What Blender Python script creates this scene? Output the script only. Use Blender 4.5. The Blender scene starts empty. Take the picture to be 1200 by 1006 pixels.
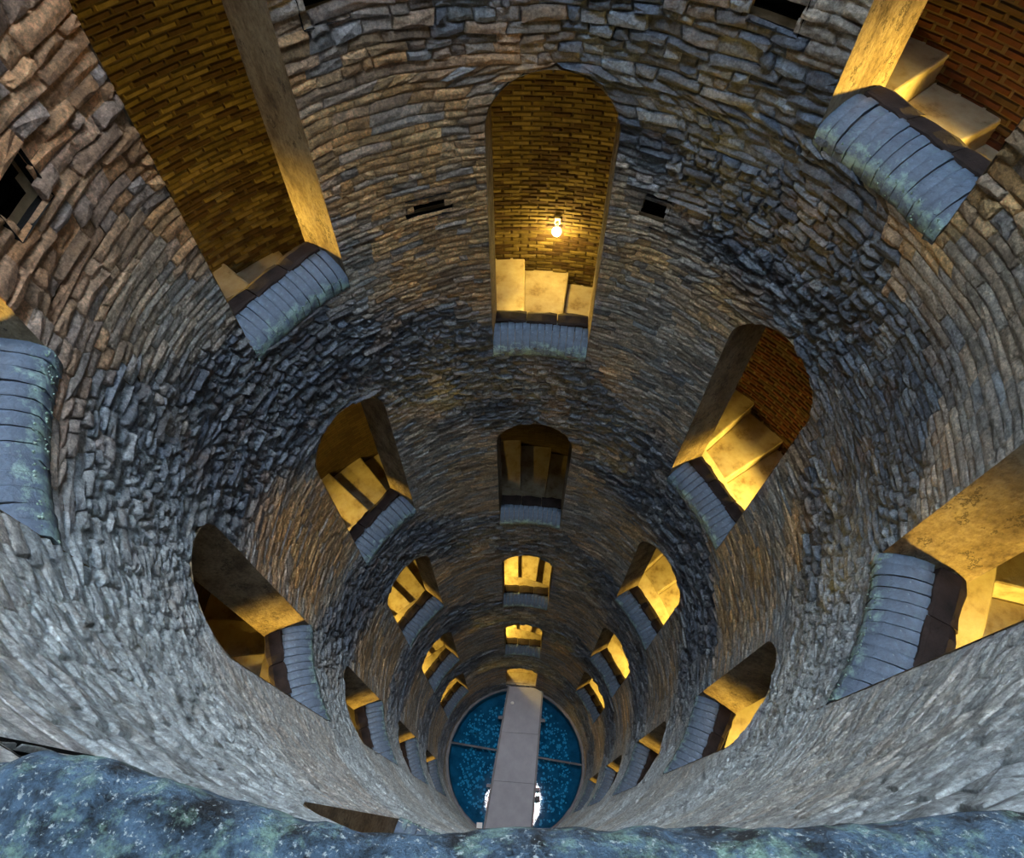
import bpy, bmesh, math, random
import numpy as np
from mathutils import Matrix, Vector
random.seed(7)
RNG = np.random.default_rng(11)
sc = bpy.context.scene
COL = sc.collection
rad, deg = math.radians, math.degrees

# ------------------------------------------------------------------ camera, sky, sun, exposure
R = 2.35            # shaft radius
CAM_POS = (-0.002, -2.278, 0.0)
PITCH, YAW, FPX = rad(31.43), rad(-2.77), 786.9
cam_data = bpy.data.cameras.new('camera')
cam_data.sensor_fit = 'HORIZONTAL'
cam_data.sensor_width = 36.0
cam_data.lens = 36.0 * FPX / 1200.0
cam_data.clip_start = 0.02
cam_data.clip_end = 200
cam = bpy.data.objects.new('camera', cam_data)
COL.objects.link(cam)
_rz = Matrix.Rotation(-YAW, 3, 'Z')
_ax = _rz @ Vector((1, 0, 0))
_fw = _rz @ Vector((0, math.sin(PITCH), -math.cos(PITCH)))
_up = _ax.cross(_fw)
cam.matrix_world = Matrix(((_ax.x, _up.x, -_fw.x, CAM_POS[0]), (_ax.y, _up.y, -_fw.y, CAM_POS[1]),
                           (_ax.z, _up.z, -_fw.z, CAM_POS[2]), (0, 0, 0, 1)))
sc.camera = cam

world = bpy.data.worlds.new('sky')
sc.world = world
world.use_nodes = True
wbg = world.node_tree.nodes['Background']
wbg.inputs['Color'].default_value = (0.66, 0.82, 1.0, 1)
wbg.inputs['Strength'].default_value = 5.4

sun_data = bpy.data.lights.new('hazy_sun', 'SUN')
sun_data.energy = 2.3
sun_data.angle = rad(18)
sun_data.color = (0.95, 0.97, 1.0)
sun = bpy.data.objects.new('hazy_sun', sun_data)
COL.objects.link(sun)
sun.rotation_euler = (rad(-4.0), rad(1.2), 0)
sun.location = (0, 0, 20)

sc.view_settings.view_transform = 'Standard'
sc.view_settings.look = 'None'
sc.view_settings.gamma = 1.0
sc.view_settings.use_curve_mapping = False
sc.view_settings.exposure = 1.5
sc.cycles.max_bounces = 10
sc.cycles.diffuse_bounces = 6
sc.cycles.use_denoising = True

LAMP_COL = (1.0, 0.65, 0.11)
LAMP_W = 235.0

# ------------------------------------------------------------------ small helpers
def mesh_from(name, verts, faces, smooth=False, mat=None):
    me = bpy.data.meshes.new(name)
    me.from_pydata([tuple(v) for v in verts], [], faces)
    me.update()
    if smooth:
        me.polygons.foreach_set('use_smooth', [True] * len(me.polygons))
    if mat: me.materials.append(mat)
    return me

def link(name, me, parent=None):
    o = bpy.data.objects.new(name, me)
    COL.objects.link(o)
    if parent is not None: o.parent = parent
    return o

def empty(name, loc=(0, 0, 0), rz=0.0):
    o = bpy.data.objects.new(name, None)
    o.empty_display_size = 0.2
    o.location = loc
    o.rotation_euler = (0, 0, rz)
    COL.objects.link(o)
    return o

def tag(o, label=None, cat=None, group=None, kind=None):
    if label: o['label'] = label
    if cat: o['category'] = cat
    if group: o['group'] = group
    if kind: o['kind'] = kind
    return o

def polar(az, r, z):
    return (r * math.sin(az), r * math.cos(az), z)

class MB:
    """collects simple shapes into one mesh"""
    def __init__(s): s.v, s.f = [], []
    def add(s, vs, fs):
        b = len(s.v); s.v += [tuple(v) for v in vs]; s.f += [tuple(i + b for i in f) for f in fs]
    def box(s, c, d, M=None):
        vs = [Vector((c[0] + d[0] * x / 2, c[1] + d[1] * y / 2, c[2] + d[2] * z / 2)) for x in (-1, 1) for y in (-1, 1) for z in (-1, 1)]
        if M is not None: vs = [M @ v for v in vs]
        s.add(vs, [(0, 1, 3, 2), (4, 6, 7, 5), (0, 4, 5, 1), (2, 3, 7, 6), (0, 2, 6, 4), (1, 5, 7, 3)])
    def tube(s, a, b, r, n=8):
        a, b = Vector(a), Vector(b); d = (b - a).normalized()
        u = d.orthogonal().normalized(); w = d.cross(u)
        vs = [p + r * (math.cos(2 * math.pi * i / n) * u + math.sin(2 * math.pi * i / n) * w) for p in (a, b) for i in range(n)]
        s.add(vs, [(i, (i + 1) % n, n + (i + 1) % n, n + i) for i in range(n)] + [tuple(range(n))[::-1], tuple(range(n, 2 * n))])
    def build(s, name, mat, parent=None, smooth=False, bevel=0):
        me = mesh_from(name, s.v, s.f, smooth, mat)
        if bevel:
            bm = bmesh.new(); bm.from_mesh(me)
            bmesh.ops.bevel(bm, geom=bm.edges[:], offset=bevel, segments=2, affect='EDGES', profile=0.6)
            bm.to_mesh(me); bm.free()
        return link(name, me, parent)

# numpy value noise -------------------------------------------------
def _hash(ix, iy, seed):
    h = (ix.astype(np.int64) * 374761393 + iy.astype(np.int64) * 668265263 + seed * 982451653) & 0x7fffffff
    h = ((h ^ (h >> 13)) * 1274126177) & 0x7fffffff
    return ((h ^ (h >> 16)) & 0xffff) / 65535.0
def vnoise(x, y, seed=0):
    x = np.asarray(x, float); y = np.asarray(y, float)
    ix, iy = np.floor(x), np.floor(y); fx, fy = x - ix, y - iy
    fx = fx * fx * (3 - 2 * fx); fy = fy * fy * (3 - 2 * fy)
    a = _hash(ix, iy, seed); b = _hash(ix + 1, iy, seed); c = _hash(ix, iy + 1, seed); d = _hash(ix + 1, iy + 1, seed)
    return (a * (1 - fx) + b * fx) * (1 - fy) + (c * (1 - fx) + d * fx) * fy
def fbm(x, y, seed=0, o=3):
    s, a, t = 0, 1.0, 0
    for i in range(o):
        s = s + a * vnoise(np.asarray(x) * 2 ** i, np.asarray(y) * 2 ** i, seed + i); t += a; a *= 0.5
    return s / t

# ------------------------------------------------------------------ materials
def new_mat(name):
    m = bpy.data.materials.new(name); m.use_nodes = True
    nt = m.node_tree
    return m, nt, nt.nodes['Principled BSDF']
def N(nt, t, **kw):
    n = nt.nodes.new(t)
    for k, v in kw.items():
        if k in n.inputs: n.inputs[k].default_value = v
        else: setattr(n, k, v)
    return n
def ramp(nt, src, stops):
    r = nt.nodes.new('ShaderNodeValToRGB')
    e = r.color_ramp.elements
    while len(e) < len(stops): e.new(0.5)
    for i, (p, c) in enumerate(stops):
        e[i].position = p; e[i].color = (*c, 1)
    nt.links.new(src, r.inputs[0])
    return r.outputs[0]
def noise(nt, scale, detail=4, rough=0.55, vec=None):
    n = N(nt, 'ShaderNodeTexNoise', Scale=scale, Detail=detail, Roughness=rough)
    if vec is None:
        tc = nt.nodes.new('ShaderNodeTexCoord'); vec = tc.outputs['Object']
    nt.links.new(vec, n.inputs['Vector'])
    return n.outputs['Fac']
def mix(nt, fac, a, b, mode='MIX'):
    m = nt.nodes.new('ShaderNodeMix'); m.data_type = 'RGBA'; m.blend_type = mode
    for s, v in ((0, fac), (6, a), (7, b)):
        if hasattr(v, 'type'): nt.links.new(v, m.inputs[s])
        else: m.inputs[s].default_value = v if s == 0 else (*v, 1)
    return m.outputs[2]
def bump(nt, bsdf, h, strength, dist, prev=None):
    b = N(nt, 'ShaderNodeBump', Strength=strength, Distance=dist)
    nt.links.new(h, b.inputs['Height'])
    if prev is not None: nt.links.new(prev, b.inputs['Normal'])
    if bsdf is not None: nt.links.new(b.outputs[0], bsdf.inputs['Normal'])
    return b.outputs[0]
def lk(nt, a, b): nt.links.new(a, b)

def mat_stone():
    m, nt, b = new_mat('masonry')
    at = N(nt, 'ShaderNodeAttribute', attribute_name='Col')
    n1 = noise(nt, 14, 5, 0.65)
    v = ramp(nt, n1, [(0.25, (0.5, 0.5, 0.53)), (0.5, (1, 1, 1)), (0.75, (1.6, 1.55, 1.5))])
    c = mix(nt, 1.0, at.outputs['Color'], v, 'MULTIPLY')
    v = ramp(nt, noise(nt, 48, 6, 0.75), [(0.3, (0.35, 0.33, 0.33)), (0.5, (1, 1, 1)), (0.7, (1.75, 1.75, 1.75))])
    c = mix(nt, 0.9, c, v, 'MULTIPLY')
    n2 = noise(nt, 3.5, 6, 0.7)
    rust = ramp(nt, n2, [(0.55, (0, 0, 0)), (0.72, (1, 1, 1))])
    c = mix(nt, mathv(nt, 'MULTIPLY', rust, 0.45), c, (0.23, 0.115, 0.04))
    n3 = noise(nt, 5.1, 6, 0.75)
    lich = ramp(nt, n3, [(0.6, (0, 0, 0)), (0.78, (1, 1, 1))])
    c = mix(nt, mathv(nt, 'MULTIPLY', lich, 0.35), c, (0.20, 0.27, 0.25))
    pit = ramp(nt, noise(nt, 17, 7, 0.8), [(0.30, (1, 1, 1)), (0.37, (0, 0, 0))])
    c = mix(nt, mathv(nt, 'MULTIPLY', pit, 0.8), c, (0.035, 0.026, 0.022))
    lk(nt, c, b.inputs['Base Color'])
    b.inputs['Roughness'].default_value = 0.72
    b.inputs['Specular IOR Level'].default_value = 0.35
    p = bump(nt, None, noise(nt, 26, 8, 0.75), 1.0, 0.05)
    bump(nt, b, noise(nt, 95, 5, 0.75), 1.0, 0.012, p)
    return m
def mathv(nt, op, a, v):
    n = nt.nodes.new('ShaderNodeMath'); n.operation = op
    lk(nt, a, n.inputs[0]); n.inputs[1].default_value = v
    return n.outputs[0]

def mr(nt, a, lo, hi):
    n = nt.nodes.new('ShaderNodeMapRange'); lk(nt, a, n.inputs[0])
    n.inputs[1].default_value = lo; n.inputs[2].default_value = hi
    return n.outputs[0]

def mat_plain(name, stops, scale, rough=0.85, bscale=30, bstr=0.5, bdist=0.02, spec=0.3, detail=6):
    m, nt, b = new_mat(name)
    lk(nt, ramp(nt, noise(nt, scale, detail, 0.65), stops), b.inputs['Base Color'])
    b.inputs['Roughness'].default_value = rough
    b.inputs['Specular IOR Level'].default_value = spec
    bump(nt, b, noise(nt, bscale, 5, 0.7), bstr, bdist)
    return m

M_STONE = mat_stone()
M_MORTAR = mat_plain('mortar', [(0.3, (0.16, 0.11, 0.06)), (0.7, (0.32, 0.22, 0.12))], 6)
def mat_plaster():
    m, nt, b = new_mat('weathered_plaster')
    geo = nt.nodes.new('ShaderNodeNewGeometry')
    mp = nt.nodes.new('ShaderNodeMapping'); lk(nt, geo.outputs['Position'], mp.inputs[0]); mp.inputs['Scale'].default_value = (1, 1, 0.55)
    c = ramp(nt, noise(nt, 4.5, 9, 0.68, mp.outputs[0]), [(0.3, (0.05, 0.032, 0.016)), (0.43, (0.19, 0.135, 0.075)), (0.55, (0.31, 0.24, 0.145)), (0.75, (0.40, 0.33, 0.22))])
    fine = ramp(nt, noise(nt, 40, 6, 0.75, mp.outputs[0]), [(0.3, (0.55, 0.52, 0.5)), (0.6, (1.15, 1.15, 1.15))])
    c = mix(nt, 1.0, c, fine, 'MULTIPLY')
    n2 = noise(nt, 7.0, 7, 0.7, mp.outputs[0])
    crack = ramp(nt, n2, [(0.375, (0, 0, 0)), (0.385, (1, 1, 1)), (0.40, (1, 1, 1)), (0.415, (0, 0, 0))])
    c = mix(nt, mathv(nt, 'MULTIPLY', crack, 0.8), c, (0.03, 0.02, 0.012))
    lk(nt, c, b.inputs['Base Color']); b.inputs['Roughness'].default_value = 0.85
    p = bump(nt, None, n2, 0.8, 0.05)
    bump(nt, b, noise(nt, 45, 6, 0.75, mp.outputs[0]), 0.8, 0.02, p)
    return m
M_PLASTER = mat_plaster()
M_TREAD = mat_plain('worn_step_stone', [(0.3, (0.20, 0.15, 0.09)), (0.45, (0.38, 0.32, 0.22)), (0.75, (0.50, 0.45, 0.34))], 5, 0.8, 25, 0.35, 0.012)
M_BRICK = [mat_plain('old_brick_%s' % n, s, 8, 0.85, 35, 0.6, 0.01) for n, s in (
    ('ochre', [(0.3, (0.05, 0.037, 0.014)), (0.7, (0.115, 0.085, 0.032))]),
    ('brown', [(0.3, (0.022, 0.013, 0.006)), (0.7, (0.06, 0.034, 0.017))]),
    ('buff', [(0.3, (0.08, 0.06, 0.027)), (0.7, (0.17, 0.13, 0.058))]), ('red', [(0.3, (0.025, 0.009, 0.005)), (0.7, (0.075, 0.022, 0.011))]))]
M_VAULT = mat_plain('vault_plaster', [(0.3, (0.12, 0.075, 0.04)), (0.7, (0.26, 0.17, 0.09))], 5, 0.9, 12, 0.6, 0.03)

def mat_sill(name, base, dark, moss, lo, hi, k=1.0):
    m, nt, b = new_mat(name)
    c = ramp(nt, noise(nt, 9 * k, 6, 0.7), [(0.38 if k > 1 else 0.3, dark), (0.55, base), (0.75, tuple(min(1, x * 1.7) for x in base))])
    mk = ramp(nt, noise(nt, 6.3 * k, 6, 0.75), [(lo, (0, 0, 0)), (hi, (1, 1, 1))])
    c = mix(nt, mathv(nt, 'MULTIPLY', mk, 0.8), c, moss)
    sp = ramp(nt, noise(nt, 60 if k == 1 else 190, 4, 0.7), [(0.66 if k == 1 else 0.58, (0, 0, 0)), (0.72 if k == 1 else 0.66, (1, 1, 1))])
    c = mix(nt, mathv(nt, 'MULTIPLY', sp, 0.6 if k == 1 else 0.85), c, (0.5, 0.58, 0.58))
    if k == 1:      # lime and moss creep over the front nose of the bricks
        tc = nt.nodes.new('ShaderNodeTexCoord'); sx = nt.nodes.new('ShaderNodeSeparateXYZ'); lk(nt, tc.outputs['Object'], sx.inputs[0])
        geo = nt.nodes.new('ShaderNodeNewGeometry')
        ms = nt.nodes.new('ShaderNodeMath'); ms.operation = 'MULTIPLY_ADD'
        lk(nt, noise(nt, 13, 5, 0.7, geo.outputs['Position']), ms.inputs[0]); ms.inputs[1].default_value = -0.42; lk(nt, sx.outputs['Y'], ms.inputs[2])
        c = mix(nt, mr(nt, ms.outputs[0], -0.20, -0.27), c, (0.24, 0.36, 0.33))
    lk(nt, c, b.inputs['Base Color'])
    b.inputs['Roughness'].default_value = 0.55
    p = bump(nt, None, noise(nt, 18 * k, 6, 0.7), 0.5 if k == 1 else 1.0, 0.02)
    bump(nt, b, noise(nt, 70, 4, 0.7), 0.4, 0.006, p)
    return m
M_SILL = mat_sill('damp_sill_brick', (0.10, 0.14, 0.20), (0.055, 0.072, 0.105), (0.15, 0.235, 0.235), 0.58, 0.75)
M_FORE = mat_sill('mossy_slate_sill', (0.075, 0.135, 0.205), (0.008, 0.014, 0.02), (0.26, 0.42, 0.33), 0.50, 0.64, 4.0)
M_COPE = mat_plain('dark_coping_stone', [(0.3, (0.014, 0.009, 0.008)), (0.7, (0.04, 0.026, 0.022))], 7, 0.85, 30, 0.6, 0.012)  # near-black brown, much darker than the front sill bricks
M_HOLE = mat_plain('hole_shade', [(0.3, (0.003, 0.0025, 0.002)), (0.7, (0.008, 0.006, 0.005))], 9)  # near-black colour stands in for the shade inside the holes
M_MOSS = mat_plain('lime_and_moss', [(0.3, (0.08, 0.14, 0.08)), (0.5, (0.25, 0.36, 0.30)), (0.7, (0.42, 0.52, 0.46))], 20, 0.9, 60, 0.6, 0.01)
M_DECK = mat_plain('smooth_grey_concrete', [(0.3, (0.30, 0.295, 0.325)), (0.7, (0.38, 0.375, 0.41))], 2.2, 0.7, 40, 0.15, 0.004)
M_EDGE = mat_plain('dull_steel_edge', [(0.3, (0.13, 0.13, 0.14)), (0.7, (0.22, 0.21, 0.22))], 4, 0.6, 40, 0.15, 0.004)
M_WHITE = mat_plain('white_enamel', [(0.3, (0.75, 0.75, 0.73)), (0.7, (0.85, 0.85, 0.83))], 4, 0.5, 40, 0.1, 0.002)
M_BLACK = mat_plain('black_iron', [(0.3, (0.015, 0.015, 0.016)), (0.7, (0.03, 0.03, 0.03))], 4, 0.5, 40, 0.1, 0.002)
M_COIN = mat_plain('pale_coin_metal', [(0.3, (0.55, 0.6, 0.55)), (0.7, (0.8, 0.82, 0.75))], 30, 0.4, 40, 0.1, 0.002)
M_POOL = mat_plain('pool_bottom', [(0.3, (0.09, 0.11, 0.12)), (0.7, (0.24, 0.28, 0.29))], 3, 0.9, 10, 0.3, 0.02)

def mat_water():
    m = bpy.data.materials.new('blue_water'); m.use_nodes = True
    nt = m.node_tree; nt.nodes.clear()
    out = nt.nodes.new('ShaderNodeOutputMaterial')
    tr = N(nt, 'ShaderNodeBsdfTransparent', Color=(0.13, 0.54, 0.80, 1))
    gl = N(nt, 'ShaderNodeBsdfGlossy', Color=(1, 1, 1, 1), Roughness=0.03)
    fr = N(nt, 'ShaderNodeFresnel', IOR=1.33)
    bn = N(nt, 'ShaderNodeBump', Strength=0.05, Distance=0.01)
    lk(nt, noise(nt, 6, 3, 0.5), bn.inputs['Height'])
    lk(nt, bn.outputs[0], gl.inputs['Normal']); lk(nt, bn.outputs[0], fr.inputs['Normal'])
    mx = nt.nodes.new('ShaderNodeMixShader')
    lk(nt, fr.outputs[0], mx.inputs[0]); lk(nt, tr.outputs[0], mx.inputs[1]); lk(nt, gl.outputs[0], mx.inputs[2])
    lk(nt, mx.outputs[0], out.inputs['Surface'])
    return m
M_WATER = mat_water()
def mat_bulb():
    m, nt, b = new_mat('glowing_bulb')
    b.inputs['Base Color'].default_value = (1, 0.85, 0.5, 1)
    b.inputs['Emission Color'].default_value = (1.0, 0.72, 0.30, 1)
    b.inputs['Emission Strength'].default_value = 30
    return m
M_BULB = mat_bulb()

# ------------------------------------------------------------------ the helix, the windows
HW = 0.512                      # half width of a window
SPRING, RISE = 2.68, 0.46       # arch springing and rise above the lip
TH = 0.45                       # thickness of the shaft wall
RI = R + TH                     # inner face of the stair
RO = RI + 1.48                  # outer brick wall of the stair
Z_WATER, Z_DECK, Z_FLOOR = -25.4, -24.93, -26.1
SLOPE = 0.0265                  # fall of the stair, m per degree of azimuth
def floor_z(az_deg, k):         # k = 0, 1: the two stairs of the double helix
    return -6.6 - 4.75 * k + SLOPE * (2 - az_deg)

# column, azimuth, list of lip heights, words
COLUMNS = [
    ('centre', 2.0, [-5.85, -10.57, -15.34, -20.16]),
    ('left', -55.4, [-4.18, -8.89, -13.56, -18.41, -22.85]),
    ('right', 59.8, [-2.58, -7.31, -12.20, -16.94, -21.3]),
    ('far left', -111.9, [-2.535, -7.41, -12.2, -17.05, -21.9]),
    ('far right', 117.7, [-4.05, -9.0, -13.9, -18.7, -23.2]),
    ('near', -171.0, [-5.9]),
]
WINS = []                       # dict per window
for cname, az, lips in COLUMNS:
    for i, z in enumerate(lips):
        WINS.append(dict(col=cname, i=i, az=rad(az), lip=z, spring=z + SPRING, door=False))
WINS.append(dict(col='centre', i=4, az=rad(2.0), lip=-24.93, spring=-24.93 + 2.35, door=True))
NEAR = dict(col='own', i=0, az=rad(180), lip=-0.62, spring=2.1, door=False)
WINS.append(NEAR)
def win_hw(w, z):
    if z < w['lip'] - 1e-6: return 0.0
    if z <= w['spring']: return HW
    t = (z - w['spring']) / RISE
    return HW * math.sqrt(1 - t * t) if t < 1 else 0.0
HOLES = [dict(az=rad(a), lip=z - h / 2, top=z + h / 2, hw=w / 2) for a, z, w, h in (
    (23.5, -3.78, 0.24, 0.20), (-22.6, -3.80, 0.36, 0.10), (-87.5, -2.02, 0.30, 0.22),
    (-34.5, -2.10, 0.30, 0.14), (-158.6, -1.42, 0.10, 0.26), (34.5, -2.05, 0.34, 0.16)  )]

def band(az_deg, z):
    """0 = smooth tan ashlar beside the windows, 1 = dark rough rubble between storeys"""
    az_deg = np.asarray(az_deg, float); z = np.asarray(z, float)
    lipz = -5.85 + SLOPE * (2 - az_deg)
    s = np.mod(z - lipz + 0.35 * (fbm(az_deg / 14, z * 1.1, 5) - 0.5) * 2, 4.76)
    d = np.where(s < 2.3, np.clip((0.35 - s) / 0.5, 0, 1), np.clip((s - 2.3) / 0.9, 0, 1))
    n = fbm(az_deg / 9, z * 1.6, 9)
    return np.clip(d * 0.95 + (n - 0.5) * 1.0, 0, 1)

def wave(az, z):
    return 0.018 * np.sin(3 * az + z * 1.3) + 0.012 * np.sin(9 * az - z * 2.1 + 1) + 0.008 * np.sin(23 * az + z * 5.0)

# ------------------------------------------------------------------ the shaft wall: courses of stones
def course_levels():
    z = Z_WATER - 0.25; out = [z]
    while z < 3.2:
        t = min(1, max(0, (-z - 6) / 10))           # deeper courses are built a little taller
        z += random.uniform(0.042, 0.074) * (1 + 0.45 * t) * (1 + 0.5 * min(1, max(0, (z + 3.4) / 1.0)))
        out.append(z)
    return out
LEV = course_levels()

def openings(zb, zt, rr, use_holes=True):
    """[(left_b, left_t, right_b, right_t)] azimuth limits of every opening crossing this course"""
    zm = 0.5 * (zb + zt); res = []
    for w in WINS:
        if zm < w['lip'] or zb > w['spring'] + RISE: continue
        hb, ht = win_hw(w, max(zb, w['lip'])), win_hw(w, zt)
        hb, ht = math.asin(hb / rr), math.asin(ht / rr)
        a = w['az'] % (2 * math.pi)
        res.append((a - hb, a - ht, a + hb, a + ht))
    if use_holes:
        for h in HOLES:
            if h['lip'] < zm < h['top']:
                d = h['hw'] / rr * (random.uniform(0.7, 1.15) if h['hw'] > 0.06 else 1); a = h['az'] % (2 * math.pi)
                res.append((a - d, a - d, a + d, a + d))
    res.sort()
    return res

def segments(zb, zt, rr, use_holes=True):
    op = openings(zb, zt, rr, use_holes)
    if not op:
        a = random.uniform(0, 0.3)
        return [(a, a, a + 2 * math.pi, a + 2 * math.pi, 0, 0)]
    return [(op[i][2], op[i][3], op[(i + 1) % len(op)][0] + (2 * math.pi if i == len(op) - 1 else 0),
             op[(i + 1) % len(op)][1] + (2 * math.pi if i == len(op) - 1 else 0), 1, 1) for i in range(len(op))]

S = []      # stone rows: abl, abr, atl, atr, zb, zt, winL, winR
back_v, back_f = [], []
for k in range(len(LEV) - 1):
    zb, zt = LEV[k], LEV[k + 1]
    zm = 0.5 * (zb + zt)
    deep = min(1, max(0, (-zm - 6) / 10)); tp = min(1, max(0, (zm + 3.4) / 1.0))
    for (lb, lt, rb, rt, wl, wr) in segments(zb, zt, R):
        L = 0.5 * ((rb - lb) + (rt - lt))
        if L <= 0.002: continue
        # mortar backing strip behind the stones
        n = max(1, int(math.ceil(L / rad(5))))
        b0 = len(back_v)
        for j in range(n + 1):
            t = j / n
            back_v.append(polar(lb + (rb - lb) * t, R + 0.085, zb - 0.005)); back_v.append(polar(lt + (rt - lt) * t, R + 0.085, zt + 0.005))
        for j in range(n): back_f.append((b0 + 2 * j, b0 + 2 * j + 2, b0 + 2 * j + 3, b0 + 2 * j + 1))
        # stones
        cuts = [0.0]; a = 0.0
        while True:
            tan = 1 - float(band(deg(lb + a) if True else 0, zm))
            l = random.lognormvariate(math.log(0.105), 0.42) * (1 + 0.6 * deep) * (1 + 0.7 * tan * (1 - tp)) * (1 + 0.75 * tp) / R
            if a + l > L - 0.05 / R: break
            a += l; cuts.append(a / L)
        cuts.append(1.0)
        if len(cuts) > 2 and (cuts[-1] - cuts[-2]) * L > 0.35 / R: cuts.insert(-1, 0.5 * (cuts[-1] + cuts[-2]))
        sl = [0] + [random.uniform(-0.012, 0.012) / R / L for _ in cuts[1:-1]] + [0]
        for j in range(len(cuts) - 1):
            c0, c1 = cuts[j], cuts[j + 1]
            S.append((lb + (rb - lb) * (c0 + sl[j]), lb + (rb - lb) * (c1 + sl[j + 1]), lt + (rt - lt) * (c0 - sl[j]), lt + (rt - lt) * (c1 - sl[j + 1]),
                      zb, zt, wl and j == 0, wr and j == len(cuts) - 2))
S = np.array(S, float)
NS = len(S)
azm = S[:, :4].mean(1); zm = S[:, 4:6].mean(1)
azd = (np.degrees(azm) + 180) % 360 - 180
BD = band(azd, zm)
near = np.clip((np.abs(azd) - 92) / 36, 0, 1)
smooth = np.clip((azd - 68) / 8, 0, 1) * np.clip((104 - azd) / 10, 0, 1) * np.clip((-2.2 - zm) / 0.3, 0, 1) * np.clip((zm + 5.0) / 0.5, 0, 1)
smooth = np.maximum(smooth, np.clip((azd + 84) / 6, 0, 1) * np.clip((-70 - azd) / 4, 0, 1) * np.clip((-2.2 - zm) / 0.3, 0, 1) * np.clip((zm + 3.9) / 0.4, 0, 1))
rough = (0.16 + 0.84 * BD) * (1 - 0.6 * near) * (1 - 0.7 * smooth)
topz = np.clip((zm + 3.0) / 0.6, 0, 1) * (1 - near) * (1 - smooth)
rough = np.maximum(rough, 0.62 * topz)
U = RNG.random((NS, 40))
# outline and face of each stone
PQ = np.array([(0, 0), (.5, 0), (1, 0), (1, .5), (1, 1), (.5, 1), (0, 1), (0, .5)], float)
lenm = (S[:, 1] - S[:, 0] + S[:, 3] - S[:, 2]) * 0.5 * R
hm = S[:, 5] - S[:, 4]
def place(p, q):
    b = S[:, 0:1] + (S[:, 1:2] - S[:, 0:1]) * p
    t = S[:, 2:3] + (S[:, 3:4] - S[:, 2:3]) * p
    return b + (t - b) * q, S[:, 4:5] + hm[:, None] * q
P = np.repeat(PQ[None, :, 0], NS, 0); Q = np.repeat(PQ[None, :, 1], NS, 0)
ao, zo = place(P, Q)
jd = 0.0015 + 0.020 * rough                                         # joint depth
ro = np.repeat((R + 0.012 + jd)[:, None], 8, 1)
edge_w = np.where((P < .01) & (S[:, 6:7] > 0), 1, 0) + np.where((P > .99) & (S[:, 7:8] > 0), 1, 0)
inset = (0.004 + 0.007 * rough)[:, None] * (0.6 + 0.9 * U[:, :8])
corner = np.array([1.5, .9, 1.5, .9, 1.5, .9, 1.5, .9])[None]
ip = np.clip(inset * corner / np.maximum(lenm, 0.03)[:, None], 0, 0.42)
iq = np.clip(inset * corner / hm[:, None], 0, 0.40)
Pi = np.where(P < .01, ip, np.where(P > .99, 1 - ip, .5 + (U[:, 8:16] - .5) * .25))
Qi = np.where(Q < .01, iq, np.where(Q > .99, 1 - iq, .5 + (U[:, 16:24] - .5) * .25))
Pi = np.where(edge_w > 0, P, Pi)
ai, zi = place(Pi, Qi)
prot = (U[:, 24] - 0.45) * 0.048 * rough                           # stone proud or shrunk back
lost = (U[:, 25] < 0.05 * rough)                                   # stones weathered away
prot = np.where(lost, -0.028, prot)
tilt = (U[:, 26] - .5) * 0.03 * rough
ri = R + 0.008 - prot[:, None] - (Qi - .5) * (0.014 * rough + tilt)[:, None] * -1 + (U[:, 27:35] - .5) * 0.022 * rough[:, None]
ac, zc_ = place(0.35 + 0.3 * U[:, 35:36], 0.35 + 0.3 * U[:, 36:37])
rc = R - prot[:, None] - 0.012 * rough[:, None] * (0.4 + U[:, 37:38])
A = np.concatenate([ao, ai, ac], 1); Z = np.concatenate([zo, zi, zc_], 1); RR_ = np.concatenate([ro, ri, rc], 1)
Z = Z + wave(A, Z)
SV = np.stack([RR_ * np.sin(A), RR_ * np.cos(A), Z], -1)           # NS,17,3

# colours of the stones: tan tufa, dark basalt, grey, with large stains
def stone_colours():
    tanc = np.array([0.66, 0.42, 0.18]); rust = np.array([0.66, 0.32, 0.12]); grey = np.array([0.44, 0.38, 0.30]); dark = np.array([0.125, 0.142, 0.172])
    n1 = fbm(azd / 22, zm * 0.7, 21); n2 = fbm(azd / 7, zm * 1.8, 33); n3 = U[:, 38]
    warm = np.clip((n1 - 0.33) * 3.6, 0, 1)[:, None]
    left = np.clip((-azd + 20) / 90, 0, 1)[:, None] * np.clip((zm + 9) / 5, 0, 1)[:, None]
    c = grey * (1 - warm) + tanc * warm
    c = c * (1 - 0.7 * left * warm) + rust * 0.7 * left * warm
    tl = (np.clip((-azd - 58) / 10, 0, 1) * np.clip((azd + 108) / 10, 0, 1) * np.clip((zm + 2.9) / 0.5, 0, 1))[:, None]
    c = c * (1 - 0.75 * tl) + rust * 0.75 * tl
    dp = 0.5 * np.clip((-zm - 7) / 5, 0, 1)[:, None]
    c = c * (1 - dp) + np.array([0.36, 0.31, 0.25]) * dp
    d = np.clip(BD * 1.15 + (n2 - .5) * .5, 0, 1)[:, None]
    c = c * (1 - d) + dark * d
    blue = (RNG.random(NS) < 0.30)[:, None] * (0.25 + 0.4 * RNG.random((NS, 1)))
    c = c * (1 - blue) + np.array([0.29, 0.32, 0.345]) * blue
    c = c * (0.66 + 0.68 * n3)[:, None]
    c = c * (1 + (U[:, 39:40] - .5) * np.array([[.18, .02, -.16]]))
    nr = near[:, None]          # paler, bluish tone on the near side
    pale = np.array([0.66, 0.74, 0.76]) * (0.75 + 0.5 * n2)[:, None]
    c = c * (1 - 0.75 * nr) + pale * 0.75 * nr
    return np.clip(c, 0.01, 1)
SC = stone_colours()

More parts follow.
